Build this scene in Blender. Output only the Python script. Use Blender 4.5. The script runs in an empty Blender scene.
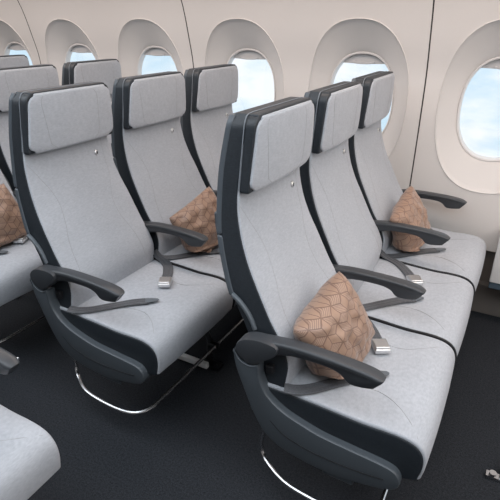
import bpy, bmesh, math, random
from mathutils import Vector, Matrix, noise
PI = math.pi
random.seed(4)
SC = bpy.context.scene
COL = SC.collection

# ------------------------------------------------------------------ camera
cam = bpy.data.cameras.new('camera'); camo = bpy.data.objects.new('camera', cam); COL.objects.link(camo)
camo.location = (0, 0, 1.44)
camo.rotation_euler = (math.radians(90-25.156), 0, math.radians(29.154))
cam.sensor_width = 36; cam.lens = 487.05/500*36; cam.clip_start = .02
SC.camera = camo

# ------------------------------------------------------------------ node helpers
def new_mat(name):
    m = bpy.data.materials.new(name); m.use_nodes = True
    nt = m.node_tree; nt.nodes.clear()
    out = nt.nodes.new('ShaderNodeOutputMaterial')
    b = nt.nodes.new('ShaderNodeBsdfPrincipled')
    nt.links.new(b.outputs[0], out.inputs[0])
    return m, nt, b
def setv(nt, sock, v):
    if isinstance(v, bpy.types.NodeSocket): nt.links.new(v, sock)
    else: sock.default_value = v
def M(nt, op, a, b=0.0, c=0.0):
    n = nt.nodes.new('ShaderNodeMath'); n.operation = op
    for i, v in enumerate((a, b, c)): setv(nt, n.inputs[i], v)
    return n.outputs[0]
def V(nt, op, a, b=(0,0,0), c=(0,0,0)):
    n = nt.nodes.new('ShaderNodeVectorMath'); n.operation = op
    setv(nt, n.inputs[0], a); setv(nt, n.inputs[1], b)
    if op == 'WRAP': setv(nt, n.inputs[2], c)
    return n.outputs['Value'] if op in ('DOT_PRODUCT','LENGTH') else n.outputs[0]
def mixc(nt, f, a, b):
    n = nt.nodes.new('ShaderNodeMix'); n.data_type = 'RGBA'
    setv(nt, n.inputs[0], f); setv(nt, n.inputs[6], a); setv(nt, n.inputs[7], b)
    return n.outputs[2]
def tex_noise(nt, vec, scale, detail=3, rough=.5):
    n = nt.nodes.new('ShaderNodeTexNoise'); n.inputs['Scale'].default_value = scale
    n.inputs['Detail'].default_value = detail; n.inputs['Roughness'].default_value = rough
    nt.links.new(vec, n.inputs['Vector']); return n.outputs[0]
def bump(nt, b, h, strength=.3, dist=.001):
    n = nt.nodes.new('ShaderNodeBump'); n.inputs['Strength'].default_value = strength
    n.inputs['Distance'].default_value = dist
    nt.links.new(h, n.inputs['Height']); nt.links.new(n.outputs[0], b.inputs['Normal'])
def coord(nt, which='Object'):
    return nt.nodes.new('ShaderNodeTexCoord').outputs[which]
def scaled(nt, v, s): return V(nt, 'MULTIPLY', v, s)
def c4(c): return (c[0], c[1], c[2], 1)

# ------------------------------------------------------------------ world: bright hazy sky with cloud
w = bpy.data.worlds.new('sky'); SC.world = w; w.use_nodes = True
nt = w.node_tree; nt.nodes.clear()
wo = nt.nodes.new('ShaderNodeOutputWorld'); bg = nt.nodes.new('ShaderNodeBackground')
g = coord(nt, 'Generated')
n1 = tex_noise(nt, scaled(nt, g, (1, 1, 2.6)), 5.0, 6, .55)
mr = nt.nodes.new('ShaderNodeMapRange'); mr.inputs[1].default_value = .42; mr.inputs[2].default_value = .64
nt.links.new(n1, mr.inputs[0])
nt.links.new(mixc(nt, mr.outputs[0], (.62, .79, .90, 1), (.95, .97, .98, 1)), bg.inputs[0])
bg.inputs[1].default_value = 1.18
nt.links.new(bg.outputs[0], wo.inputs[0])

# ------------------------------------------------------------------ cabin lights
def area(name, loc, rot, sx, sy, power, col):
    l = bpy.data.lights.new(name, 'AREA'); l.shape = 'RECTANGLE'; l.size = sx; l.size_y = sy
    l.energy = power; l.color = col
    o = bpy.data.objects.new(name, l); COL.objects.link(o); o.location = loc; o.rotation_euler = rot
    return o
area('ceiling_light_aisle', (-1.3, .3, 2.2), (0, 0, 0), 6.5, 1.3, 92, (.86, .93, 1.0))
area('ceiling_light_wash', (-1.6, 1.75, 2.12), (math.radians(12), 0, 0), 7.0, .35, 46, (1.0, .85, .76))
area('ceiling_light_forward', (1.9, 1.0, 2.1), (0, math.radians(38), 0), 1.2, 2.2, 26, (1.0, .92, .85))

SC.view_settings.view_transform = 'Standard'; SC.view_settings.look = 'None'
SC.view_settings.exposure = 0; SC.view_settings.gamma = 1; SC.view_settings.use_curve_mapping = False

# ------------------------------------------------------------------ materials
def fabric(name, a, b, rough=.85, sc=1.0, bs=.25, sheen=.15):
    m, nt, p = new_mat(name)
    co = coord(nt)
    n1 = tex_noise(nt, scaled(nt, co, (90*sc, 90*sc, 420*sc)), 1, 2)
    n2 = tex_noise(nt, scaled(nt, co, (420*sc, 60*sc, 60*sc)), 1, 2)
    n3 = tex_noise(nt, co, 9, 3)
    f = M(nt, 'ADD', M(nt, 'MULTIPLY', n1, .5), M(nt, 'ADD', M(nt, 'MULTIPLY', n2, .3), M(nt, 'MULTIPLY', n3, .2)))
    mr = nt.nodes.new('ShaderNodeMapRange'); mr.inputs[1].default_value = .35; mr.inputs[2].default_value = .65
    nt.links.new(f, mr.inputs[0])
    nt.links.new(mixc(nt, mr.outputs[0], c4(a), c4(b)), p.inputs['Base Color'])
    p.inputs['Roughness'].default_value = rough
    p.inputs['Sheen Weight'].default_value = sheen
    bump(nt, p, f, bs, .0008)
    return m
def plastic(name, c, rough=.4, spec=.5, metallic=0, nz=0.04):
    m, nt, p = new_mat(name)
    co = coord(nt)
    n = tex_noise(nt, co, 160, 2)
    a = [max(0, x*(1-nz)) for x in c]; b = [x*(1+nz) for x in c]
    nt.links.new(mixc(nt, n, c4(a), c4(b)), p.inputs['Base Color'])
    p.inputs['Roughness'].default_value = rough; p.inputs['Metallic'].default_value = metallic
    p.inputs['Specular IOR Level'].default_value = spec
    if not metallic: bump(nt, p, n, .06, .0005)
    return m
MT = {}
MT['seat'] = fabric('light_grey_fabric', (.372, .388, .422), (.468, .487, .52))
MT['dark'] = fabric('navy_black_upholstery', (.013, .0165, .021), (.024, .030, .037), .46, 1, .2, 0)
MT['stitch'] = plastic('grey_stitch', (.385, .39, .405), .8, .2)
MT['shell'] = plastic('blue_grey_plastic', (.062, .072, .082), .42)
MT['backshell'] = plastic('slate_grey_plastic', (.075, .087, .100), .42)
MT['arm'] = plastic('charcoal_plastic', (.040, .0435, .049), .38)
MT['trim'] = plastic('mid_grey_plastic', (.12, .135, .15), .3)
MT['button'] = plastic('satin_steel', (.80, .80, .80), .38, .5, 1)
MT['alu'] = plastic('bright_aluminium', (.85, .85, .85), .4, .6, .2)
MT['welt'] = plastic('light_grey_welt', (.20, .22, .245), .5)
MT['chrome'] = plastic('polished_steel', (.55, .55, .56), .26, .5, 1)
MT['steel'] = plastic('dark_steel', (.10, .105, .11), .35, .5, 1)
MT['black'] = plastic('black_plastic', (.012, .012, .014), .5)
MT['belt'] = fabric('grey_webbing', (.052, .055, .062), (.10, .104, .114), .6, 2, .4)
MT['wall'] = plastic('warm_white_sidewall', (.70, .665, .64), .55, .3, 0, .015)
MT['recess'] = plastic('window_surround_white', (.71, .675, .65), .5, .3, 0, .015)
MT['shade'] = plastic('window_shade_plastic', (.50, .49, .49), .5, .3)
MT['lip'] = plastic('window_lip_white', (.72, .69, .67), .35, .4)
MT['groove'] = plastic('panel_joint_rubber', (.05, .045, .042), .8, .2)
MT['ceil'] = plastic('ceiling_white', (.70, .68, .66), .6, .3, 0, .01)
MT['dado'] = plastic('brown_grey_dado', (.17, .15, .135), .7, .3)
MT['box'] = plastic('off_white_box_plastic', (.66, .65, .64), .45, .4)
MT['boxdark'] = plastic('slate_blue_band', (.07, .10, .13), .5, .4)

def carpet():
    m, nt, p = new_mat('charcoal_carpet')
    co = coord(nt)
    n1 = tex_noise(nt, co, 300, 2); n2 = tex_noise(nt, co, 130, 2)
    f = M(nt, 'ADD', M(nt, 'MULTIPLY', n1, .65), M(nt, 'MULTIPLY', n2, .35))
    mr = nt.nodes.new('ShaderNodeMapRange'); mr.inputs[1].default_value = .33; mr.inputs[2].default_value = .7
    nt.links.new(f, mr.inputs[0])
    nt.links.new(mixc(nt, mr.outputs[0], (.012, .0135, .016, 1), (.045, .049, .057, 1)), p.inputs['Base Color'])
    p.inputs['Roughness'].default_value = .95; p.inputs['Specular IOR Level'].default_value = .15
    bump(nt, p, f, .6, .003)
    return m
MT['carpet'] = carpet()

def glass():
    m, nt, p = new_mat('window_pane')
    nt.nodes.remove(p)
    t = nt.nodes.new('ShaderNodeBsdfTransparent'); t.inputs[0].default_value = (.97, .985, 1, 1)
    gl = nt.nodes.new('ShaderNodeBsdfGlossy'); gl.inputs['Roughness'].default_value = .03
    mx = nt.nodes.new('ShaderNodeMixShader'); mx.inputs[0].default_value = .05
    nt.links.new(t.outputs[0], mx.inputs[1]); nt.links.new(gl.outputs[0], mx.inputs[2])
    out = [n for n in nt.nodes if n.type == 'OUTPUT_MATERIAL'][0]
    nt.links.new(mx.outputs[0], out.inputs[0])
    return m
MT['glass'] = glass()

def pillow_mat():
    """copper satin printed with a tumbling-block pattern, some faces hatched"""
    m, nt, p = new_mat('copper_tumbling_block_satin')
    uv = scaled(nt, coord(nt, 'UV'), (5.2, 5.2, 0))
    s3 = math.sqrt(3)
    S = (1, s3, 1)
    qa = V(nt, 'WRAP', uv, (.5, s3/2, .5), (-.5, -s3/2, -.5))
    qb = V(nt, 'WRAP', V(nt, 'ADD', uv, (.5, s3/2, 0)), (.5, s3/2, .5), (-.5, -s3/2, -.5))
    la, lb = V(nt, 'LENGTH', qa), V(nt, 'LENGTH', qb)
    sel = M(nt, 'LESS_THAN', lb, la)
    mx = nt.nodes.new('ShaderNodeMix'); mx.data_type = 'VECTOR'
    nt.links.new(sel, mx.inputs[0]); nt.links.new(qa, mx.inputs[4]); nt.links.new(qb, mx.inputs[5])
    q = mx.outputs[1]
    aq = V(nt, 'ABSOLUTE', q)
    sp = nt.nodes.new('ShaderNodeSeparateXYZ'); nt.links.new(q, sp.inputs[0])
    sa = nt.nodes.new('ShaderNodeSeparateXYZ'); nt.links.new(aq, sa.inputs[0])
    hexd = M(nt, 'MAXIMUM', sa.outputs[0], V(nt, 'DOT_PRODUCT', aq, (.5, s3/2, 0)))
    line = M(nt, 'GREATER_THAN', hexd, .474)
    ang = M(nt, 'DIVIDE', M(nt, 'SUBTRACT', M(nt, 'ARCTAN2', sp.outputs[1], sp.outputs[0]), PI/2), 2*PI/3)
    sec = M(nt, 'FLOOR', ang)                       # 0..2 and wrap
    phi = M(nt, 'ADD', M(nt, 'MULTIPLY', sec, 2*PI/3), PI/2)
    # distance to the two spokes
    def cross(ph):
        return M(nt, 'SUBTRACT', M(nt, 'MULTIPLY', sp.outputs[0], M(nt, 'SINE', ph)), M(nt, 'MULTIPLY', sp.outputs[1], M(nt, 'COSINE', ph)))
    c1 = cross(phi); c2 = cross(M(nt, 'ADD', phi, 2*PI/3))
    spoke = M(nt, 'LESS_THAN', M(nt, 'MINIMUM', M(nt, 'ABSOLUTE', c1), M(nt, 'ABSOLUTE', c2)), .026)
    line = M(nt, 'MAXIMUM', line, spoke)
    secm = M(nt, 'FLOORED_MODULO', sec, 3) if 'FLOORED_MODULO' in [e.identifier for e in bpy.types.ShaderNodeMath.bl_rna.properties['operation'].enum_items] else sec
    hatch = M(nt, 'GREATER_THAN', M(nt, 'SINE', M(nt, 'MULTIPLY', c1, 78)), -.1)
    hat_on = M(nt, 'LESS_THAN', M(nt, 'ABSOLUTE', M(nt, 'SUBTRACT', secm, 1)), .5)
    cell = V(nt, 'SUBTRACT', uv, q)
    wn = nt.nodes.new('ShaderNodeTexWhiteNoise'); wn.noise_dimensions = '2D'
    nt.links.new(V(nt, 'SNAP', V(nt, 'ADD', cell, (.05, .05, 0)), (.25, .4, 1)), wn.inputs[0])
    hat_all = M(nt, 'MAXIMUM', hat_on, M(nt, 'MULTIPLY', M(nt, 'GREATER_THAN', wn.outputs[0], .55), M(nt, 'LESS_THAN', M(nt, 'ABSOLUTE', M(nt, 'SUBTRACT', secm, 2)), .5)))
    hatch = M(nt, 'MULTIPLY', hatch, hat_all)
    n = tex_noise(nt, coord(nt), 25, 3)
    base = mixc(nt, n, (.30, .18, .122, 1), (.40, .255, .178, 1))
    col = mixc(nt, M(nt, 'MULTIPLY', hatch, .75), base, (.11, .052, .035, 1))
    col = mixc(nt, M(nt, 'MULTIPLY', hat_all, .18), col, (.66, .47, .36, 1))
    col = mixc(nt, M(nt, 'MULTIPLY', line, .7), col, (.13, .065, .045, 1))
    nt.links.new(col, p.inputs['Base Color'])
    p.inputs['Roughness'].default_value = .42
    p.inputs['Sheen Weight'].default_value = .2
    return m
MT['pillow'] = pillow_mat()

# ------------------------------------------------------------------ object helpers
def link(name, bm, mat, parent=None, smooth=True, bevel=0, sub=0, angle=35):
    me = bpy.data.meshes.new(name)
    bmesh.ops.recalc_face_normals(bm, faces=bm.faces)
    bm.to_mesh(me); bm.free()
    o = bpy.data.objects.new(name, me); COL.objects.link(o)
    me.materials.append(MT[mat])
    if smooth:
        for p in me.polygons: p.use_smooth = True
        try: me.set_sharp_from_angle(angle=math.radians(angle))
        except Exception: pass
    if bevel:
        b = o.modifiers.new('bevel', 'BEVEL'); b.width = bevel; b.segments = 3; b.limit_method = 'ANGLE'; b.angle_limit = math.radians(40)
        b.harden_normals = True
    if sub:
        s = o.modifiers.new('sub', 'SUBSURF'); s.levels = sub; s.render_levels = sub
    if parent: o.parent = parent
    return o
def tag(o, label=None, cat=None, group=None, kind=None):
    if label: o['label'] = label
    if cat: o['category'] = cat
    if group: o['group'] = group
    if kind: o['kind'] = kind
    return o
def empty(name, loc, rz=0):
    o = bpy.data.objects.new(name, None); o.empty_display_size = .1
    COL.objects.link(o); o.location = loc; o.rotation_euler = (0, 0, rz); return o
def box(bm, x0, x1, y0, y1, z0, z1):
    vs = [bm.verts.new((x, y, z)) for x in (x0, x1) for y in (y0, y1) for z in (z0, z1)]
    for f in ((0,1,3,2),(4,6,7,5),(0,4,5,1),(2,3,7,6),(0,2,6,4),(1,5,7,3)): bm.faces.new([vs[i] for i in f])
def bridge(bm, rings, closed=True, cap=True):
    n = len(rings[0])
    for a, b in zip(rings, rings[1:]):
        for i in range(n if closed else n-1):
            j = (i+1) % n
            bm.faces.new((a[i], a[j], b[j], b[i]))
    if cap:
        bm.faces.new(rings[0][::-1]); bm.faces.new(rings[-1])
def catmull(pts, k=6, closed=False):
    P = [Vector(p) for p in pts]; n = len(P); out = []
    for i in range(n if closed else n-1):
        if closed: a, b, c, d = P[i-1], P[i], P[(i+1) % n], P[(i+2) % n]
        else: a, b, c, d = P[max(i-1, 0)], P[i], P[i+1], P[min(i+2, n-1)]
        for s in range(k):
            t = s/k
            out.append(.5*((2*b)+(c-a)*t+(2*a-5*b+4*c-d)*t*t+(-a+3*b-3*c+d)*t**3))
    if not closed: out.append(P[-1])
    return out
def tube(bm, pts, r, seg=10, smooth=0, cap=True):
    P = catmull(pts, smooth) if smooth else [Vector(p) for p in pts]
    rings = []; up = None
    for i, p in enumerate(P):
        t = (P[min(i+1, len(P)-1)]-P[max(i-1, 0)]).normalized()
        if up is None:
            up = Vector((0, 0, 1)) if abs(t.z) < .9 else Vector((1, 0, 0))
        a = t.cross(up).normalized(); b = a.cross(t).normalized(); up = b
        rr = r(i/(len(P)-1)) if callable(r) else r
        rings.append([bm.verts.new(p+a*rr*math.cos(2*PI*k/seg)+b*rr*math.sin(2*PI*k/seg)) for k in range(seg)])
    bridge(bm, rings, True, cap)
def rrect(w, t, r, nc=4):
    """rounded rectangle half sizes w (y) and t (depth), list of (a, b, isfront)"""
    out = []; r = min(r, w*.99, t*.99)
    for cx, cy, a0 in ((w-r, t-r, 0), (-w+r, t-r, 90), (-w+r, -t+r, 180), (w-r, -t+r, 270)):
        for k in range(nc+1):
            a = math.radians(a0+90*k/nc); out.append((cx+r*math.cos(a), cy+r*math.sin(a)))
    return out
def loft(stations, r, bulge=0, fine=12, endr=True, crown=0):
    """stations: (front(x,z), back(x,z), y0, y1) -> bmesh of a padded slab with rounded edges, seat coordinates"""
    bm = bmesh.new(); rings = []
    n = len(stations)
    def ring(st, shrink):
        (fx, fz), (bx, bz), y0, y1 = st
        f = Vector((fx, 0, fz)); b = Vector((bx, 0, bz)); mid = (f+b)/2; nh = (f-b); t = nh.length/2; nh.normalize()
        w = (y1-y0)/2; yc = (y0+y1)/2
        base = rrect(w-shrink, max(t-shrink, t*.15), r)
        out = []
        # subdivide long front/back edges
        pts = []
        L = len(base)
        for i in range(L):
            a = base[i]; c = base[(i+1) % L]; pts.append(a)
            if abs(c[0]-a[0]) > w*.9:
                for k in range(1, fine): pts.append((a[0]+(c[0]-a[0])*k/fine, a[1]+(c[1]-a[1])*k/fine))
        for a, c in pts:
            bu = bulge*(1-min(1, abs(a)/w)**2.2) if c > 0 else 0
            out.append(mid+Vector((0, yc+a, 0))+nh*(c+bu))
        return out
    def L(st): return ring(st, 0)
    data = [ring(s, 0) for s in stations]
    if endr:
        s0, s1 = stations[0], stations[-1]
        def ext(sa, sb, d):
            fa, fb = Vector((sa[0][0], 0, sa[0][1])), Vector((sb[0][0], 0, sb[0][1]))
            ba, bb = Vector((sa[1][0], 0, sa[1][1])), Vector((sb[1][0], 0, sb[1][1]))
            dirv = ((fa-fb).normalized()+(ba-bb).normalized()).normalized()*d
            return ((sa[0][0]+dirv.x, sa[0][1]+dirv.z), (sa[1][0]+dirv.x, sa[1][1]+dirv.z), sa[2], sa[3])
        rr = endr if isinstance(endr, float) else r
        pre = [ring(ext(s0, stations[1], rr*math.sin(a)), rr*(1-math.cos(a))) for a in (1.5, 1.1, .7, .35)]
        post = [ring(ext(s1, stations[-2], rr*math.sin(a)), rr*(1-math.cos(a))) for a in (.35, .7, 1.1, 1.5)]
        data = pre+data+post
    for d in data:
        for v in d:
            if crown and v.z > 1.10:
                a = min(1, abs(v.y-1.278)/.185); v.z += crown*(1-a*a)*min(1, (v.z-1.10)/.1)
        rings.append([bm.verts.new(S(v)) for v in d])
    bridge(bm, rings)
    return bm
# seat coordinates: traced in the cabin frame of the nearest aisle seat, re-centred on the seat's own base
OX, OY = -.36, 1.245
def S(v): return Vector((v[0]-OX, v[1]-OY, v[2]))
def interp(tab, z):
    for (z0, v0), (z1, v1) in zip(tab, tab[1:]):
        if (z0 <= z <= z1) or (z1 <= z <= z0): return v0+(v1-v0)*(z-z0)/(z1-z0)
    return tab[0][1] if abs(z-tab[0][0]) < abs(z-tab[-1][0]) else tab[-1][1]
def dense(tab, k=5):
    return [(v[0], v[1]) for v in catmull([(a, b, 0) for a, b in tab], k)]

# back profile (z, x of front face), (z, x of rear face), (z, y left), (z, y right)
FRONT = dense([(0.4500, -0.4520), (0.4958, -0.4510), (0.5606, -0.4480), (0.6260, -0.4780), (0.6733, -0.5105), (0.7698, -0.5630), (0.8384, -0.5980), (0.9179, -0.6260), (1.0003, -0.6397), (1.1060, -0.6333), (1.2050, -0.6249)])
REAR = dense([(0.4500, -0.5300), (0.5606, -0.5580), (0.6456, -0.5950), (0.7165, -0.6340), (0.8189, -0.6690), (0.8976, -0.6880), (0.9793, -0.6930), (1.0850, -0.6907), (1.2050, -0.6730)])
YL = [(0.4500, 1.0060), (0.6075, 1.0255), (0.7616, 1.0389), (0.9149, 1.0603), (1.0850, 1.0820), (1.2100, 1.0980)]
YR = [(0.4500, 1.4820), (0.6757, 1.4950), (0.7868, 1.4960), (0.8978, 1.4860), (1.0095, 1.4818), (1.0850, 1.4860), (1.2100, 1.4810)]
def back_st(z, fo=0, bo=0, yi=0, frm='r'):
    fx = interp(FRONT, z)+fo
    bx = interp(REAR, z)+bo if frm == 'r' else interp(FRONT, z)+bo
    return ((fx, z), (bx, z), interp(YL, z)+yi, interp(YR, z)-yi)
def corner(z):
    e = min(1, max(0, (z-1.192)/.028))
    return .022*(1-math.sqrt(1-e*e*.98))
def zs(a, b, n): return [a+(b-a)*i/n for i in range(n+1)]
BACK_BULGE = .010
def back_x(y, z):
    y0, y1 = interp(YL, z)+.004, interp(YR, z)-.004
    a = abs(y-(y0+y1)/2)/((y1-y0)/2)
    return interp(FRONT, z)+.006+BACK_BULGE*(1-min(1, a)**2.2)

TOP = [(-.55, .478), (-.45, .480), (-.34, .478), (-.22, .472), (-.15, .474), (-.105, .472), (-.075, .463), (-.055, .445), (-.046, .418), (-.046, .385), (-.052, .352)]
BOT = [(-.55, .36), (-.45, .345), (-.34, .335), (-.22, .33), (-.17, .33), (-.15, .333), (-.14, .337), (-.13, .338), (-.12, .340), (-.11, .341), (-.100, .338)]
CUSH_B = .008
CY0, CY1 = 1.003, 1.489
def cush_z(x, y):
    zt = interp([(a, b) for a, b in TOP[:9]], x)
    a = abs(y-(CY0+CY1)/2)/((CY1-CY0)/2)
    return zt+.003+CUSH_B*(1-min(1, a)**2.2)

def ribbon(bm, path, width, thick, wdir=None, ribs=3):
    """webbing strap along path (already S()-mapped); cross-section with raised ribs"""
    P = path; rings = []
    cs = []
    n = ribs*4
    for k in range(n+1):
        a = -1+2*k/n
        cs.append((a*width/2, thick*(.55+.45*abs(math.sin(k/4*PI)))))
    for i, (p, up) in enumerate(P):
        t = (P[min(i+1, len(P)-1)][0]-P[max(i-1, 0)][0]).normalized()
        side = t.cross(up).normalized(); u = side.cross(t).normalized()
        rings.append([bm.verts.new(p+side*a+u*h) for a, h in cs]+[bm.verts.new(p+side*a-u*.0005) for a, h in cs[::-1]])
    bridge(bm, rings)

def make_armrest(y, root, cap=True, head=False):
    top = [(-0.6060, 0.5764), (-0.5908, 0.6098), (-0.5656, 0.6290), (-0.5272, 0.6401), (-0.4323, 0.6512), (-0.3272, 0.6512), (-0.2475, 0.6472), (-0.2050, 0.6411), (-0.1798, 0.6300)]
    bot = [(-0.6040, 0.5613), (-0.5858, 0.5573), (-0.5454, 0.5734), (-0.4949, 0.5977), (-0.4242, 0.6179), (-0.3333, 0.6209), (-0.2929, 0.6128), (-0.2646, 0.5916), (-0.2070, 0.5956)]
    T = catmull([(a, b, 0) for a, b in top], 4); B = catmull([(a, b, 0) for a, b in bot], 4)
    bm = bmesh.new(); rings = []
    n = len(T)
    for i, (a, b) in enumerate(zip(T, B)):
        s = i/(n-1)
        hw = .023*min(1, .7+.3*min(1, s*6))*(1 if s < .9 else math.sqrt(max(.05, 1-((s-.9)/.1)**2*.5)))
        mid = (Vector((a.x, 0, a.y))+Vector((b.x, 0, b.y)))/2; d = Vector((a.x-b.x, 0, a.y-b.y)); t = d.length/2; d.normalize()
        ring = []
        for (u, v) in rrect(hw, t, min(.009, t*.6)):
            narrow = 1 - .22*(1-(v/t+1)/2)       # slimmer underneath
            crown = .0025*(1-(u/hw)**2) if v > 0 else 0
            wide = -.010*max(0, 1-s/.55)**1.3 if head and u < 0 else 0
            ring.append(bm.verts.new(S(mid+Vector((0, y+u*narrow+wide, 0))+d*(v+crown))))
        rings.append(ring)
    bridge(bm, rings)
    arm = link('armrest', bm, 'arm', root, angle=50)
    if cap:
        bm = bmesh.new()
        tube(bm, [S((-.205, y+.020, .628)), S((-.198, y+.026, .630))], lambda s: .0055*(1-.4*s), 12)
        link('recline_button', bm, 'chrome', arm)
    bm = bmesh.new()
    L = [((a.x, y-.0232, a.y-.010)) for a in T[12:-5]]
    tube(bm, [S(p) for p in L], .0008, 6)
    link('armrest_seam', bm, 'black', arm)
    if head:
        out = [(-0.5919, 0.5855), (-0.5959, 0.6037), (-0.5858, 0.6239), (-0.5606, 0.6401), (-0.5252, 0.6472), (-0.4848, 0.6461), (-0.4646, 0.6371), (-0.4697, 0.6138), (-0.4899, 0.5956), (-0.5101, 0.5795), (-0.5353, 0.5633), (-0.5636, 0.5613)]
        P = catmull([(a, b, 0) for a, b in out], 4, True)
        bm = bmesh.new(); rings = []
        c = sum(P, Vector())/len(P)
        for k, yy in ((.90, y-.0335), (.97, y-.0325), (1, y-.027), (1, y+.01)):
            rings.append([bm.verts.new(S((c.x+(p.x-c.x)*k, yy, c.y+(p.y-c.y)*k))) for p in P])
        bridge(bm, rings)
        bmesh.ops.triangulate(bm, faces=[f for f in bm.faces if len(f.verts) > 4])
        link('pivot_cover', bm, 'arm', arm, angle=45)
    arm.location = (.005, 0, 0)
    return arm

def make_side_panel(y, root):
    out = [(-0.5473, 0.5439), (-0.5708, 0.5449), (-0.5903, 0.5572), (-0.6077, 0.5827), (-0.6036, 0.5346), (-0.5821, 0.4722), (-0.5483, 0.3884), (-0.5135, 0.3270), (-0.4716, 0.2901), (-0.4112, 0.2697), (-0.3141, 0.2595), (-0.2312, 0.2666), (-0.1524, 0.2840), (-0.1146, 0.3004),
           (-0.1013, 0.3249), (-0.1105, 0.3536), (-0.1432, 0.3699), (-0.2425, 0.3781), (-0.3243, 0.3853), (-0.3826, 0.3986), (-0.4399, 0.4170), (-0.4829, 0.4436), (-0.5095, 0.4743), (-0.5238, 0.5142), (-0.5279, 0.5520)]
    P = catmull([(a, b, 0) for a, b in out], 4, True)
    cx = sum(p.x for p in P)/len(P)
    def inset(P, d):
        n = len(P); o = []
        for i in range(n):
            t = (P[(i+1) % n]-P[i-1]).normalized(); nn = Vector((t.y, -t.x, 0))
            o.append(P[i]-nn*d)
        return o
    # orientation check: inset should shrink
    def area2(Q): return abs(sum(Q[i].x*Q[(i+1) % len(Q)].y-Q[(i+1) % len(Q)].x*Q[i].y for i in range(len(Q))))
    sgn = 1 if area2(inset(P, .002)) < area2(P) else -1
    bm = bmesh.new(); rings = []
    y0, y1 = y-.022, y+.014
    for d, yy in ((.006, y0), (.0025, y0+.001), (.0006, y0+.004), (0, y0+.009), (0, y1)):
        rings.append([bm.verts.new(S((p.x, yy, p.y))) for p in inset(P, sgn*d)])
    bridge(bm, rings, True, False)
    for R in (rings[0], rings[-1]): 
        f = bm.faces.new(R)
    bmesh.ops.triangulate(bm, faces=[f for f in bm.faces if len(f.verts) > 4])
    pan = link('side_panel', bm, 'shell', root, angle=40)
    # styling groove low on the panel, and the release flap under it
    bm = bmesh.new()
    tube(bm, [S(p) for p in [(-0.4859, y0+.001, 0.3710), (-0.4399, y0-.0004, 0.3372), (-0.3683, y0-.0006, 0.3178), (-0.2864, y0-.0006, 0.3127), (-0.2046, y0-.0006, 0.3167), (-0.1432, y0-.0004, 0.3249)]], .0016, 6, 5)
    link('panel_groove', bm, 'black', pan)
    bm = bmesh.new()
    box(bm, *[0]*0, S((-.317, 0, 0)).x, S((-.225, 0, 0)).x, y-.014-OY, y+.012-OY, .241, .266)
    link('release_flap', bm, 'shell', pan, bevel=.006)
    # joint ring where the armrest pivots
    bm = bmesh.new()
    tube(bm, [S(p) for p in [(-0.6066, y-.0205, 0.5837), (-0.5903, y-.0225, 0.5582), (-0.5708, y-.0225, 0.5459), (-0.5473, y-.0225, 0.5449), (-0.5279, y-.020, 0.5541)]], .0015, 6, 4)
    link('pivot_joint', bm, 'trim', pan)
    # small bolt heads behind the upright
    bm = bmesh.new()
    box(bm, S((-.515, 0, 0)).x, S((-.492, 0, 0)).x, y+.004-OY, y+.022-OY, .515, .543)
    link('latch', bm, 'black', pan, bevel=.004)
    pan.location = (.008, 0, .006)
    return pan

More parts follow.
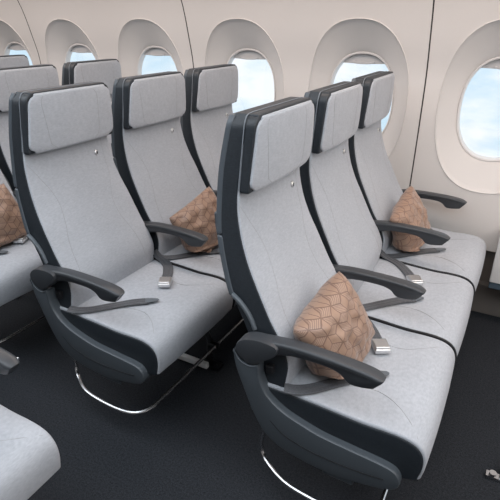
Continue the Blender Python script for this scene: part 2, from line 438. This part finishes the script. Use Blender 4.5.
def make_seat(name, armright=False, panel=False, panel_right=False, arm_left=True):
    root = empty(name, (0, 0, 0))
    # backrest: dark padded core, light fabric face, plastic rear shells
    core = link('backrest_side', loft([back_st(z, .001, .003, corner(z)) for z in zs(.46, 1.220, 44)], .005, 0, 12, True, .0), 'dark', root)
    pad = link('backrest_fabric', loft([back_st(z, .006, -.005, .003, 'f') for z in zs(.47, 1.15, 30)], .005, BACK_BULGE, 14), 'seat', root)
    for side in (0, 1):
        path = []
        tabs = [(.985, .004), (.96, .024), (.91, .058), (.867, .082), (.82, .094), (.755, .086), (.72, .074), (.64, .060), (.55, .055)] if side == 0 else [(1.03, .045), (.95, .045), (.875, .052), (.838, .070), (.781, .104), (.724, .106), (.66, .086), (.60, .075), (.55, .07)]
        for z, d in tabs:
            y = interp(YL, z)+.004+d if side == 0 else interp(YR, z)-.004-d
            path.append((y, z))
        path = [(p.x, p.y) for p in catmull([(a, b, 0) for a, b in path], 5)]
        bm = bmesh.new(); tube(bm, [S((back_x(y, z)-.0002, y, z)) for y, z in path], .0010, 6)
        link('seam', bm, 'stitch', pad)
    link('back_shell', loft([back_st(z, 0, -.006, -.003) if False else ((interp(REAR, z)+.009, z), (interp(REAR, z)-.010, z), interp(YL, z)-.002+corner(z), interp(YR, z)+.002-corner(z)) for z in zs(.903, 1.216, 34)], .005, 0, 12, True, .0), 'backshell', root)
    link('lower_back_shell', loft([((interp(REAR, z)+.010, z), (interp(REAR, z)-.009, z), interp(YL, z)-.003, interp(YR, z)+.003) for z in zs(.728, .890, 10)], .005, 0, 6), 'backshell', root)
    link('tray_table', loft([((interp(REAR, z)-.004, z), (interp(REAR, z)-.022, z), 1.07, 1.42) for z in zs(.74, .95, 6)], .006, 0, 6), 'shell', root)
    link('back_pan', loft([((interp(REAR, z)+.018, z), (interp(REAR, z)-.004, z), interp(YL, z)+.01, interp(YR, z)-.01) for z in zs(.47, .72, 8)], .008, 0, 6), 'black', root)
    # curved hinge cover from the lower shell down to the armrest pivot
    for yy in ((interp(YL, .7)-.006,) + ((interp(YR, .7)+.006,) if (armright or panel_right) else ())):
        bm = bmesh.new()
        P = [p for p in catmull([(-.632, yy, .735), (-.612, yy, .722), (-.588, yy, .698), (-.568, yy, .668), (-.556, yy, .640)], 5)]
        rings = []
        for i, p in enumerate(P):
            t = (P[min(i+1, len(P)-1)]-P[max(i-1, 0)]).normalized(); nn = Vector((t.z, 0, -t.x))
            rings.append([bm.verts.new(S(p+nn*b+Vector((0, a, 0)))) for a, b in rrect(.007, .006, .004, 3)])
        bridge(bm, rings); link('hinge_cover', bm, 'trim', root)
    # headrest
    def hr(z, f, b, yi):
        x = interp([(1.01, -.630), (1.11, -.627), (1.21, -.622)], z)
        return ((x+f, z), (x+b, z), interp(YL, z)+yi, interp(YR, z)-yi)
    hcore = link('headrest_side', loft([hr(z, .026, -.004, -.001+corner(z)) for z in zs(1.028, 1.220, 36)], .006, 0, 12, True, .0), 'dark', root)
    HB = .008
    wl = []
    for z in zs(1.03, 1.195, 6): wl.append((interp([(1.01, -.630), (1.21, -.622)], z)-.006, interp(YL, z)-.0005, z))
    xw = -.628
    wl += [(xw, interp(YL, 1.21)+.004, 1.212), (xw, interp(YL, 1.21)+.020, 1.2245), (xw, 1.18, 1.2262), (xw, 1.278, 1.2262), (xw, 1.37, 1.2262), (xw, interp(YR, 1.21)-.020, 1.2245), (xw, interp(YR, 1.21)-.004, 1.212)]
    for z in zs(1.195, 1.03, 6): wl.append((interp([(1.01, -.630), (1.21, -.622)], z)-.006, interp(YR, z)+.0005, z))
    bm = bmesh.new(); tube(bm, [S(p) for p in wl], .0016, 6, 3); link('welt', bm, 'welt', hcore)
    def hpf(z):
        return .034
    def yin(z):
        e = min(1, max((z-1.182)/.030, (1.054-z)/.024, 0))
        return .002+.026*(1-math.sqrt(1-e*e*.98))
    def lean(st, z): return (st[0], st[1], st[2]+.005*max(0, (z-1.05)/.15), st[3])
    sts = [lean(hr(z, .034-.004*((z-1.12)/.1)**2, .022, yin(z)), z) for z in zs(1.030, 1.212, 36)]
    hp = link('headrest_fabric', loft(sts, .008, HB, 14, True, .0), 'seat', hcore)
    for side in (0, 1):
        pts = []
        for i in range(13):
            z = 1.209-(1.209-1.028)*i/12
            d = (.045+.045*i/12) if side == 0 else (.075+.012*i/12)
            st = hr(z, .034-.004*((z-1.12)/.1)**2, 0, yin(z))
            y = st[2]+d if side == 0 else st[3]-d
            a = abs(y-(st[2]+st[3])/2)/((st[3]-st[2])/2)
            pts.append(S((st[0][0]+HB*(1-min(1, a)**2.2)-.0002, y, z)))
        bm = bmesh.new(); tube(bm, pts, .0010, 6); link('seam', bm, 'stitch', hp)
    # coat button
    bm = bmesh.new(); yb, zb = 1.395, .962; xb = back_x(yb, zb)
    tube(bm, [S((xb-.002, yb, zb)), S((xb+.003, yb, zb)), S((xb+.006, yb, zb))], lambda s: .0115*(1-.45*s*s), 16)
    btn = link('coat_button', bm, 'button', root)
    bm = bmesh.new(); c = S((xb+.0055, yb, zb)); box(bm, c.x, c.x+.002, c.y-.0012, c.y+.0012, c.z-.005, c.z+.005); link('button_slot', bm, 'black', btn)
    # cushion
    Td = catmull([(a, b, 0) for a, b in TOP], 4); Bd = catmull([(a, b, 0) for a, b in BOT], 4)
    st = []
    for a, b in zip(Td, Bd):
        d = Vector((a.x-b.x, a.y-b.y)).normalized()*.004
        st.append(((a.x-d.x, a.y-d.y), (b.x, b.y), .999, 1.493))
    link('cushion_side', loft(st, .008, .0, 6), 'dark', root)
    st = []
    for a, b in zip(Td, Bd):
        d = Vector((a.x-b.x, a.y-b.y)).normalized()
        st.append(((a.x+d.x*.003, a.y+d.y*.003), (a.x-d.x*.012, a.y-d.y*.012), CY0, CY1))
    cu = link('cushion_fabric', loft(st, .0065, CUSH_B, 16), 'seat', root)
    for side in (0, 1):
        yx = [(-.060, .006), (-.072, .014), (-.096, .046), (-.12, .072), (-.146, .095), (-.192, .122), (-.24, .125), (-.30, .100), (-.36, .060), (-.40, .03)]
        pts = [S((p.x, (CY0+p.y if side == 0 else CY1-p.y), cush_z(p.x, (CY0+p.y if side == 0 else CY1-p.y))+.0002)) for p in catmull([(a, b, 0) for a, b in yx], 5)]
        bm = bmesh.new(); tube(bm, pts, .0011, 6); link('seam', bm, 'stitch', cu)
    bm = bmesh.new(); tube(bm, [S((p.x+.001, .9965, p.y+.002)) for p in Td], .0052, 8); (bm.free() if panel else link('piping', bm, 'black', cu))
    # seat pan
    bm = bmesh.new(); a = S((-.52, 1.03, .30)); b = S((-.13, 1.46, .345)); box(bm, a.x, b.x, a.y, b.y, a.z, b.z)
    link('seat_pan', bm, 'black', root, bevel=.01)
    # armrests
    if arm_left: make_armrest(1.005, root, True, panel)
    if armright: make_armrest(1.505, root)
    if panel: make_side_panel(.997, root)
    # belts
    def strap(pts, lift0=0):
        P = catmull([(a, b, c) for a, b, c in pts], 6); out = []
        for p in P:
            z = cush_z(p.x, p.y)+.003+p.z
            out.append((S((p.x, p.y, z)), Vector((0, 0, 1))))
        return out
    bm = bmesh.new()
    Lp = [(-.445, .998, .010), (-.415, 1.012, .004), (-.375, 1.042, .002), (-.32, 1.105, .001), (-.275, 1.153, .003), (-.232, 1.188, .004)]
    P = strap(Lp); ribbon(bm, P, .041, .0030)
    bl = link('seat_belt', bm, 'belt', root)
    p0, p1 = P[-4][0], P[-1][0]; d = (p1-p0).normalized(); sd = d.cross(Vector((0, 0, 1))).normalized()
    bm = bmesh.new()
    vs = []
    for h in (.0045, .0020):
        for u, v in ((-.012, -.016), (.012, -.014), (.034, -.009), (.040, 0), (.034, .009), (.012, .014), (-.012, .016)):
            vs.append(bm.verts.new(p1+d*u+sd*v+Vector((0, 0, h))))
    bm.faces.new(vs[:7]); bm.faces.new(vs[7:][::-1])
    for i in range(7): bm.faces.new((vs[i], vs[(i+1) % 7], vs[7+(i+1) % 7], vs[7+i]))
    link('belt_tongue', bm, 'trim', bl, bevel=.0012)
    bm = bmesh.new()
    Rp = [(-.455, 1.495, .035), (-.43, 1.494, .012), (-.395, 1.487, .003), (-.355, 1.460, .002), (-.315, 1.412, .002), (-.285, 1.365, .004), (-.270, 1.340, .006)]
    P = strap(Rp); ribbon(bm, P, .041, .0030)
    br = link('seat_belt', bm, 'belt', root)
    p0, p1 = P[-5][0], P[-1][0]; d = (p1-p0).normalized(); d.z = 0; d.normalize(); sd = d.cross(Vector((0, 0, 1))).normalized()
    bm = bmesh.new()
    mat = Matrix((d, sd, Vector((0, 0, 1)))).transposed()
    def bbox(u0, u1, v, z0, z1, taper=1.0):
        vs = []
        for u, k in ((u0, 1), (u1, taper)):
            for vv in (-v*k, v*k):
                for z in (z0, z1): vs.append(bm.verts.new(p1+mat@Vector((u, vv, z))))
        for f in ((0,1,3,2),(4,6,7,5),(0,4,5,1),(2,3,7,6),(0,2,6,4),(1,5,7,3)): bm.faces.new([vs[i] for i in f])
    bbox(-.010, .054, .026, -.002, .014, .95)
    bk = link('buckle', bm, 'button', br, bevel=.004)
    bm = bmesh.new(); bbox(.000, .048, .0235, .0142, .0200, .96)
    link('buckle_lid', bm, 'button', bk, bevel=.003)
    return root

def copy_tree(o, parent=None):
    c = o.copy(); COL.objects.link(c)
    if parent: c.parent = parent
    for ch in list(o.children): copy_tree(ch, c)
    return c

# ------------------------------------------------------------------ the cabin shell
def struct(name, bm, mat, parent=None, **k):
    o = link(name, bm, mat, parent, **k)
    if parent is None: o['kind'] = 'structure'
    return o
X0, X1 = -6.3, 2.2
bm = bmesh.new(); box(bm, X0, X1, -2.6, 2.66, -.06, 0); struct('floor', bm, 'carpet', smooth=False)

WALLP = [(v.x, v.y) for v in catmull([(.36, 2.598, 0), (.60, 2.612, 0), (.80, 2.625, 0), (1.0, 2.630, 0), (1.2, 2.626, 0), (1.36, 2.592, 0), (1.50, 2.556, 0), (1.60, 2.515, 0), (1.75, 2.44, 0)], 8)]
def wall_y(z): return interp(WALLP, z)
PITCH = .695
SEAMS = [-.47-1.39*k for k in range(-2, 5)]
WIN = [-.8225-.0+PITCH*(1-k) for k in range(-1, 8)]     # window centres
ZC, HZ, HX = 1.055, .398, .272
NW = 96
def superell(t, hx, hz, n=2.35):
    c, s = math.cos(t), math.sin(t)
    return hx*math.copysign(abs(c)**(2/n), c), hz*math.copysign(abs(s)**(2/n), s)
ZB, ZT = .362, 1.75
wall = bmesh.new()
def panel_cell(xc):
    xl, xr = xc-PITCH/2, xc+PITCH/2
    if any(abs(xl-s) < .05 for s in SEAMS): xl += .0035
    if any(abs(xr-s) < .05 for s in SEAMS): xr -= .0035
    rings = []
    K = 10
    loop = []
    for i in range(NW):
        t = 2*PI*i/NW
        ex, ez = superell(t, HX, HZ)
        # matching point on the rectangle
        c, s = math.cos(t), math.sin(t)
        zt = ZT-ZC if s > 0 else ZC-ZB
        hw = (xr-xc) if c > 0 else (xc-xl)
        m = max(abs(c), abs(s)); rx, rz = c/m*hw, s/m*zt
        loop.append(((ex, ez), (rx, rz)))
    for k in range(K+1):
        f = k/K; ring = []
        for (ex, ez), (rx, rz) in loop:
            x = xc+ex+(rx-ex)*f; z = ZC+ez+(rz-ez)*f
            ring.append(wall.verts.new((x, wall_y(z), z)))
        rings.append(ring)
    bridge(wall, rings, True, False)
for xc in WIN: panel_cell(xc)
struct('wall_window', wall, 'wall', angle=60)
# dark rubber joints in the gaps between sidewall panels
k = 0
for s in SEAMS:
    if s < X0+.3 or s > X1: continue
    bm = bmesh.new(); rings = []
    for z, y in WALLP:
        rings.append([bm.verts.new((s+a, y+b, z)) for a, b in ((-.012, .0015), (.012, .0015), (.012, .02), (-.012, .02))])
    bridge(bm, rings); k += 1
    struct('trim_%d' % k, bm, 'groove', smooth=False)
# window assemblies
for k, xc in enumerate(WIN):
    root = bpy.data.objects.new('window_%d' % (k+1), None); COL.objects.link(root); root.location = (xc, 2.62, ZC); root['kind'] = 'structure'
    IX, IZ, IC, D = .183, .246, 1.047, .085
    bm = bmesh.new(); rings = []
    # (fraction from outer edge to inner opening, depth)
    prof = [(-.012, -.000), (-.004, -.0035), (.006, -.0035), (.016, .001), (.03, .007), (.15, .018), (.35, .036), (.6, .056), (.82, .072), (.95, .082), (1.0, .088), (1.0, .104)]
    for f, d in prof:
        ring = []
        for i in range(NW):
            t = 2*PI*i/NW
            ex, ez = superell(t, HX, HZ); ix, iz = superell(t, IX, IZ, 2.3)
            x = ex+(ix-ex)*f; z = (ZC+ez)+((IC+iz)-(ZC+ez))*f
            # the funnel starts on the curved wall and ends on the flat inner frame
            yb = wall_y(ZC+ez)*(1-min(1, max(0, f)))+2.615*min(1, max(0, f))
            ring.append(bm.verts.new((x, yb+d-2.62, z-ZC)))
        rings.append(ring)
    bridge(bm, rings, True, False)
    link('window_surround', bm, 'recess', root, angle=50)
    # inner rim
    bm = bmesh.new(); rings = []
    for f, d in ((1.012, .084), (1.0, .0805), (.972, .0825), (.960, .096), (.955, .125)):
        rings.append([bm.verts.new((superell(2*PI*i/NW, IX, IZ, 2.3)[0]*f, 2.615+d-2.62, IC+superell(2*PI*i/NW, IX, IZ, 2.3)[1]*f-ZC)) for i in range(NW)])
    bridge(bm, rings, True, False); link('window_rim', bm, 'lip', root, angle=60)
    # pane
    bm = bmesh.new(); rings = []
    for yy in (.118, .121): rings.append([bm.verts.new((superell(2*PI*i/NW, IX*.99, IZ*.99, 2.3)[0], yy, IC+superell(2*PI*i/NW, IX*.99, IZ*.99, 2.3)[1]-ZC)) for i in range(NW)])
    bridge(bm, rings); link('window_pane', bm, 'glass', root, smooth=False)
    # half-raised shade at the top of the opening
    bm = bmesh.new()
    zb = IC+IZ-.052-ZC
    top = []
    for yy in (.098, .104):
        row = []
        n = 24
        for i in range(n+1):
            x = -IX*.99+2*IX*.99*i/n
            zz = IZ*(max(0, 1-(abs(x)/IX)**2.3))**(1/2.3)+IC-ZC
            row.append((bm.verts.new((x, yy, max(zz, zb))), bm.verts.new((x, yy, zb-.006*(1-(x/IX)**2)))))
        top.append(row)
    for r_ in top:
        for a, b in zip(r_, r_[1:]): bm.faces.new((a[0], b[0], b[1], a[1]))
    for a, b in zip(zip(top[0], top[0][1:]), zip(top[1], top[1][1:])):
        bm.faces.new((a[0][1], a[1][1], b[1][1], b[0][1]))
    sh = link('window_shade', bm, 'shade', root, smooth=False)
    bm = bmesh.new(); tube(bm, [(-.055, .096, zb+.004), (-.045, .090, zb-.001), (0, .089, zb-.003), (.045, .090, zb-.001), (.055, .096, zb+.004)], .005, 8, 4)
    link('shade_pull', bm, 'shade', sh)

# outer skin behind the sidewall (keeps daylight out of the cavity)
bm = bmesh.new()
box(bm, X0, X1, 2.645, 2.66, 0, .60)
struct('trim_20', bm, 'groove', smooth=False)
# dado, ledge and plinth below the sidewall
bm = bmesh.new(); box(bm, X0, X1, 2.625, 2.66, .17, .37); struct('trim_21', bm, 'dado', smooth=False)
bm = bmesh.new(); box(bm, X0, X1, 2.585, 2.66, 0, .172); struct('baseboard_window', bm, 'dado', bevel=.004)
# upper sidewall up to the ceiling, ceiling, far sides
bm = bmesh.new(); rings = []
for y, z in ((2.44, 1.75), (2.36, 1.86), (2.22, 2.0), (2.05, 2.12), (1.9, 2.2), (1.2, 2.26), (.2, 2.28), (-1.2, 2.26), (-1.9, 2.2)):
    rings.append([bm.verts.new((X0, y, z)), bm.verts.new((X1, y, z))])
bridge(bm, rings, False, False); struct('ceiling', bm, 'ceil')
bm = bmesh.new(); rings = []
for y, z in ((-1.9, 2.2), (-2.2, 2.0), (-2.44, 1.75), (-2.6, 1.3), (-2.6, .3), (-2.55, 0)):
    rings.append([bm.verts.new((X0, y, z)), bm.verts.new((X1, y, z))])
bridge(bm, rings, False, False); struct('wall_opposite', bm, 'wall')
bm = bmesh.new(); box(bm, X0-.05, X0, -2.6, 2.66, 0, 2.3); struct('wall_aft', bm, 'wall', smooth=False)
bm = bmesh.new(); box(bm, X1, X1+.05, -2.6, 2.66, 0, 2.3); struct('wall_forward', bm, 'wall', smooth=False)

# ------------------------------------------------------------------ seats
ROW = .866; SP = .5
aisle = make_seat('passenger_seat', panel=True)
middle = make_seat('passenger_seat')
window = make_seat('passenger_seat', armright=True)
def place(root, row, k): root.location = (OX-ROW*(row-1), OY+SP*k, 0)
SEATL = {
 (1, 0): 'grey aisle seat with side panel and copper pillow, nearest to the camera',
 (1, 1): 'empty grey middle seat of the nearest row, between the two pillow seats',
 (1, 2): 'grey window seat of the nearest row with a copper pillow on it',
 (2, 0): 'empty grey aisle seat of the second row, whole side panel and leg bar in view',
 (2, 1): 'grey middle seat of the second row holding a copper pillow',
 (2, 2): 'grey window seat of the second row, only its upper back showing',
 (3, 0): 'grey aisle seat at the left edge, cushion with pillow behind the second row aisle seat',
 (3, 1): 'grey middle seat of the third row, headrest cut by the left edge',
 (3, 2): 'grey window seat of the third row, headrest below a small window',
 (4, 2): 'farthest grey headrest at the top left, window seat of the fourth row',
}
protos = {0: aisle, 1: middle, 2: window}
used = set()
for (row, k), lab in SEATL.items():
    if k in used: o = copy_tree(protos[k])
    else: o = protos[k]; used.add(k)
    place(o, row, k); tag(o, lab, 'seat', 'grey passenger seats')
# end seat of the centre block across the aisle (bottom left)
c = copy_tree(window); c.location = (OX-ROW*1+.012, .578-(1.492-OY), 0)
tag(c, 'grey seat across the aisle in the bottom left corner, front edge of its cushion', 'seat', 'grey passenger seats')

# ------------------------------------------------------------------ row frames: beams, legs, baggage bar
def make_frame(name):
    root = empty(name, (0, 0, 0))
    def F(v): return Vector((v[0]-OX, v[1]-OY, v[2]))
    for x, z in ((-.24, .285), (-.47, .285)):
        bm = bmesh.new(); tube(bm, [F((x, 1.03, z)), F((x, 2.46, z))], .02, 12); link('beam', bm, 'black', root)
    bm = bmesh.new()
    tube(bm, [F(p) for p in [(-.49, 1.07, .29), (-.53, 1.065, .25), (-.548, 1.062, .19), (-.542, 1.055, .14), (-.515, 1.040, .122), (-.46, 1.010, .12), (-.40, .992, .12), (-.30, .984, .12), (-.215, .989, .12), (-.168, 1.012, .12), (-.147, 1.055, .12), (-.144, 1.12, .12), (-.144, 1.5, .12), (-.143, 2.0, .12), (-.143, 2.43, .12)]], .0075, 10, 6)
    link('baggage_bar', bm, 'chrome', root)
    for y in (1.50, 2.22):
        bm = bmesh.new()
        tube(bm, [F((-.235, y, .28)), F((-.180, y, .14)), F((-.185, y, .03))], .012, 10)
        tube(bm, [F((-.185, y, .12)), F((-.135, y, .12))], .014, 12)
        tube(bm, [F((-.235, y, .27)), F((-.45, y, .16)), F((-.68, y, .05))], .011, 10)
        tube(bm, [F((-.47, y, .28)), F((-.56, y, .16)), F((-.68, y, .05))], .011, 10)
        leg = link('leg', bm, 'steel', root)
        bm = bmesh.new(); a = F((-.345, y-.055, .012)); b = F((-.165, y-.030, .040)); box(bm, a.x, b.x, a.y, b.y, a.z, b.z)
        link('floor_fitting', bm, 'alu', leg, bevel=.006)
        bm = bmesh.new()
        a = F((-.215, y-.03, .0)); b = F((-.12, y+.015, .018)); box(bm, a.x, b.x, a.y, b.y, a.z, b.z)
        c0 = F((-.20, y, .03)); tube(bm, [c0+Vector((0, -.03, 0)), c0+Vector((0, .03, 0))], .016, 12)
        tube(bm, [F((-.145, y-.01, .012)), F((-.145, y-.01, .032))], .009, 10)
        link('foot', bm, 'steel', leg)
        bm = bmesh.new()
        a = F((-.735, y-.055, .0)); b = F((-.60, y-.03, .016)); box(bm, a.x, b.x, a.y, b.y, a.z, b.z)
        tube(bm, [F((-.715, y-.045, .010)), F((-.715, y-.045, .028))], .012, 12)
        tube(bm, [F((-.68, y-.05, .022)), F((-.68, y+.01, .022))], .014, 12)
        link('foot', bm, 'chrome', leg)
        bm = bmesh.new(); a = F((X0, 0, 0)); 
        bm.free()
    # no life-vest pouches are built under the cushions
    return root
fr = make_frame('seat_base_frame')
FL = {1: 'steel leg frame with curved baggage bar under the nearest row of seats',
      2: 'steel leg frame with shiny curved baggage bar under the second row of seats',
      3: 'steel leg frame and thin bar under the third row at the left edge',
      0: 'seat foot at the right edge on the dark carpet, of the row in front'}
for i, (row, lab) in enumerate(FL.items()):
    o = fr if i == 0 else copy_tree(fr)
    o.location = (OX-ROW*(row-1), OY, 0); tag(o, lab, 'seat frame', 'seat leg frames')

# ------------------------------------------------------------------ pillows
def make_pillow(name, side=.30, thick=.062, seed=1):
    bm = bmesh.new(); uvl = bm.loops.layers.uv.new('UVMap')
    N = 40; grid = {}
    rnd = random.Random(seed)
    def pt(i, j, sgn):
        u = -1+2*i/N; v = -1+2*j/N
        # ease so the seam curves inwards between pinched corners
        x = u*(1-.07*(1-v*v)*abs(u)**3)*(1-.04*abs(u*v)**6); z = v*(1-.07*(1-u*u)*abs(v)**3)*(1-.04*abs(u*v)**6)
        t = thick*((1-u*u)*(1-v*v))**.40
        dd = max(0, -u-v-1.3)      # bottom corner turned under and crumpled
        if dd > 0:
            x += dd*.42+.03*math.sin(dd*14+3*(u-v)); z += dd*.42-.03*math.sin(dd*14-2*(u-v)); t += .022*math.sin(min(PI, dd*5))*(1 if sgn == 1 else .5)
        q = Vector((x*3, sgn*2.0, z*3+seed*7))
        wr = noise.noise(q)*.010+noise.noise(q*2.3)*.005
        edge = min(1, (1-max(abs(u), abs(v)))*5)
        # creases running from corners
        cr = .004*math.sin(9*(u+v)+seed)*edge*math.exp(-((abs(u)-abs(v))**2)*8)*max(abs(u), abs(v))
        # slump: bottom corner folds
        fold = .010*math.sin(16*v+3*u)*max(0, -u*.3-v-.55)*edge*2.0
        return Vector((x*side/2, -sgn*(t+(wr+cr+fold)*edge), z*side/2))
    faces = []
    for sgn in (1, -1):
        for i in range(N+1):
            for j in range(N+1):
                edge = i in (0, N) or j in (0, N)
                if sgn == -1 and edge: grid[(i, j, -1)] = grid[(i, j, 1)]
                else: grid[(i, j, sgn)] = bm.verts.new(pt(i, j, sgn))
        for i in range(N):
            for j in range(N):
                ids = [(i, j), (i+1, j), (i+1, j+1), (i, j+1)]
                vs = [grid[(a, b, sgn)] for a, b in ids]
                if sgn == -1: vs = vs[::-1]; ids = ids[::-1]
                f = bm.faces.new(vs)
                for l, (a, b) in zip(f.loops, ids): l[uvl].uv = (a/N+ (0 if sgn == 1 else .37), b/N)
    o = link(name, bm, 'pillow', None, angle=80)
    return o
def orient(o, n, right, loc, floor=.490):
    n = Vector(n).normalized(); r = Vector(right); r = (r-n*r.dot(n)).normalized()
    y = -n; z = r.cross(y).normalized()
    m = Matrix((r, y, z)).transposed().to_4x4(); m.translation = Vector(loc)
    o.matrix_world = m
    # the bottom corner is pressed into folds on the cushion
    inv = m.inverted()
    for v in o.data.vertices:
        p = m@v.co
        h = p.z-floor
        H = .06
        if h < H:
            k = H-h
            q = p.copy(); q.z = floor+H*math.exp(-k/H*1.25)
            sp = 1+k*1.5
            q.x = p.x-k*.12+.006*math.sin(k*120+p.y*25)*min(1, k*15)
            q.y = loc[1]+(p.y-loc[1])*sp
            q.z += .007*math.sin(k*110+p.y*40)*min(1, k*12)
            q.z = max(q.z, floor)
            v.co = inv@q
pa = make_pillow('throw_pillow', .272, .078, 1)
orient(pa, (.92, -.23, .33), (.12, .95, .31), (-.368, 1.182, .598))
tag(pa, 'copper patterned pillow on the nearest aisle seat, largest of the pillows', 'pillow', 'copper pillows')
pc = make_pillow('throw_pillow', .28, .062, 2)
orient(pc, (.95, -.15, .31), (.05, .95, .31), (-.368, 2.17, .588))
tag(pc, 'copper pillow on the window seat of the nearest row, under the big windows', 'pillow', 'copper pillows')
pb = make_pillow('throw_pillow', .285, .062, 3)
orient(pb, (.92, -.23, .33), (.13, .95, .28), (-ROW-.328, 1.708, .583))
tag(pb, 'copper pillow on the second row middle seat, partly behind its armrest', 'pillow', 'copper pillows')
pd = make_pillow('throw_pillow', .285, .062, 4)
orient(pd, (.92, -.23, .33), (.13, .95, .28), (-.320-2*ROW, 1.26, .59))
tag(pd, 'copper pillow cut off by the left edge of the picture', 'pillow', 'copper pillows')

# ------------------------------------------------------------------ white box by the wall at the right edge
bx = empty('storage_box', (.18, 2.50, 0)); tag(bx, 'white box with a dark band along its foot at the right edge, beside the wall', 'box')
bm = bmesh.new(); box(bm, -.178, .18, -.06, .09, .262, .51); link('box_body', bm, 'box', bx, bevel=.006)
bm = bmesh.new(); box(bm, -.176, .178, -.056, .088, .228, .264); link('base_band', bm, 'boxdark', bx, bevel=.004)
